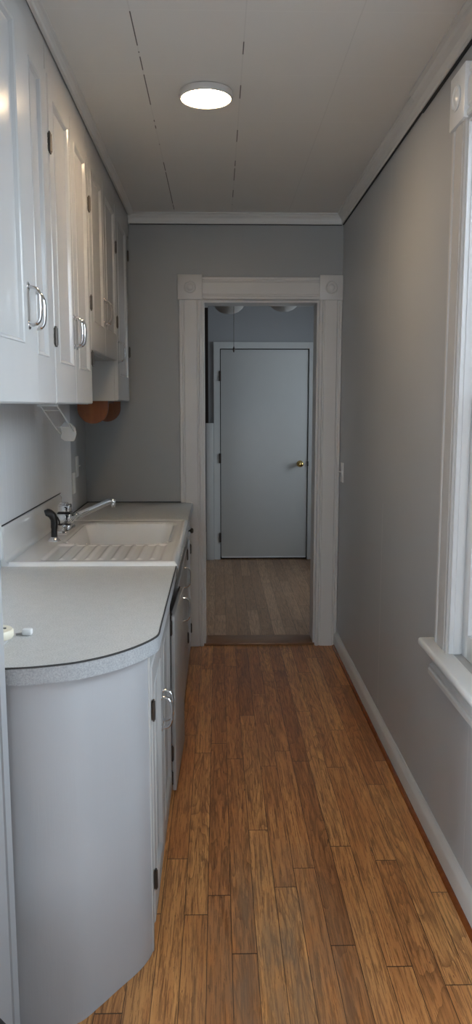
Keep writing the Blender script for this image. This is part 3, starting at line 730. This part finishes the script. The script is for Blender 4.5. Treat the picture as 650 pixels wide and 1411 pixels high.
# sprayer
sy_, sx_ = 3.155, -.678
sprh = thing('sink_sprayer', 'black side sprayer standing on a chrome base by the faucet', 'sprayer', (sx_, sy_, ZR))
bm = bmesh.new(); add_lathe(bm, [(.026, -.001), (.026, .003), (.018, .010), (.014, .017), (.012, .017)], (sx_, sy_, ZR), 'z', 22); into(sprh, link('base', bm, 'chrome', None, 50))
bm = bmesh.new(); add_tube(bm, catmull([(sx_, sy_, ZR+.015), (sx_+.001, sy_, ZR+.05), (sx_+.002, sy_-.001, ZR+.085), (sx_-.004, sy_-.003, ZR+.106), (sx_-.020, sy_-.005, ZR+.118), (sx_-.032, sy_-.006, ZR+.116)], 5),
    [.013]*6+[.0145]*6+[.0165]*6+[.017]*4+[.014]*4, 14); into(sprh, link('spray_head', bm, 'black', None, 60))
bm = bmesh.new(); add_tube(bm, [(sx_+.014, sy_-.002, ZR+.100), (sx_+.023, sy_-.003, ZR+.084), (sx_+.024, sy_-.003, ZR+.066)], [.004, .004, .003], 8); into(sprh, link('trigger', bm, 'black', None, True))

# ------------------------------------------------------------------ bits on the near counter
ck = thing('round_fixture', 'cream round plastic fixture with a small black hole on the near countertop', 'fixture', (-.535, 1.80, CT))
bm = bmesh.new(); add_lathe(bm, [(.026, .0005), (.030, .008), (.034, .014), (.036, .014)], (-.535, 1.80, CT), 'z', 32); into(ck, link('foot', bm, 'win', None, 40))
bm = bmesh.new(); add_lathe(bm, [(.040, .0135), (.043, .018), (.043, .030), (.040, .034), (.020, .037), (.001, .037)], (-.535, 1.80, CT), 'z', 32); into(ck, link('cap', bm, 'cream', None, 40))
bm = bmesh.new(); add_lathe(bm, [(.0045, .0355), (.0045, .0378), (.001, .0378)], (-.513, 1.800, CT), 'z', 12); into(ck, link('hole', bm, 'black'))
pl = thing('plug', 'small white plastic plug with a metal pin lying beside the cream fixture', 'plug', (-.475, 1.866, CT))
into(pl, box('plug_body', (-.487, 1.856, CT+.0005), (-.463, 1.876, CT+.0165), 'win', bev=.004))
bm = bmesh.new(); add_tube(bm, [(-.487, 1.866, CT+.0045), (-.503, 1.862, CT+.0035)], .0025, 8); into(pl, link('pin', bm, 'steel'))

# black rounded thing cut off by the lower left corner
bm = bmesh.new(); seg, rows = 40, 22
prev = None; top = None
for i in range(rows+1):
    a = -PI/2+PI*i/rows; ring = []
    for k in range(seg):
        b = 2*PI*k/seg; wv = 1+.02*math.sin(7*b+3*a)*math.cos(a)
        ring.append(bm.verts.new((-.47+.168*math.cos(a)*math.cos(b)*wv, 1.175+.098*math.cos(a)*math.sin(b)*wv, max(.001, .205+.235*math.sin(a)))) if 0 < i < rows else None)
    if i == 0: bot = bm.verts.new((-.47, 1.175, .001)); prev = None; continue
    if i == rows:
        tp = bm.verts.new((-.47, 1.175, .44))
        for k in range(seg): bm.faces.new((prev[k], prev[(k+1) % seg], tp))
        break
    if prev is None:
        for k in range(seg): bm.faces.new((bot, ring[(k+1) % seg], ring[k]))
    else:
        for k in range(seg): bm.faces.new((prev[k], prev[(k+1) % seg], ring[(k+1) % seg], ring[k]))
    prev = ring
tag(link('bag', bm, 'blackcloth', None, True), 'black rounded object cut off at the lower left corner of the photo', 'bag')

# ------------------------------------------------------------------ light
w = bpy.data.worlds.new('world'); S.world = w; w.use_nodes = True
bg = w.node_tree.nodes['Background']; bg.inputs[0].default_value = (.72, .82, .95, 1); bg.inputs[1].default_value = 1.2
def area(name, loc, rot, sx, sy, power, col):
    l = bpy.data.lights.new(name, 'AREA'); l.shape = 'RECTANGLE'; l.size = sx; l.size_y = sy; l.energy = power; l.color = col
    o = bpy.data.objects.new(name, l); COL.objects.link(o); o.location = loc; o.rotation_euler = rot; return o
SKY = (.77, .89, 1.0)
area('daylight_window_1', (XR+.75, (W1[0]+W1[1])/2, 2.35), (0, PI/2-.75, 0), 1.3, 1.3, 62, SKY)
area('daylight_window_2', (XR+.75, (W2[0]+W2[1])/2, 2.25), (0, PI/2-.7, 0), 1.3, 1.3, 62, SKY)
area('daylight_window_3', ((W3[0]+W3[1])/2, -3.5, 1.7), (PI/2-.25, 0, 0), 2.8, 1.8, 82, SKY)
area('daylight_window_4', (2.7, 5.85, 1.8), (0, PI/2-.3, 0), 1.7, 1.6, 40, SKY)
area('added_fill_window_5', (-3.5, (W5_FILL[0]+W5_FILL[1])/2, 1.7), (0, -(PI/2-.25), 0), 1.7, 2.0, 290, SKY)  # fill light behind the added west window, for right wall and floor
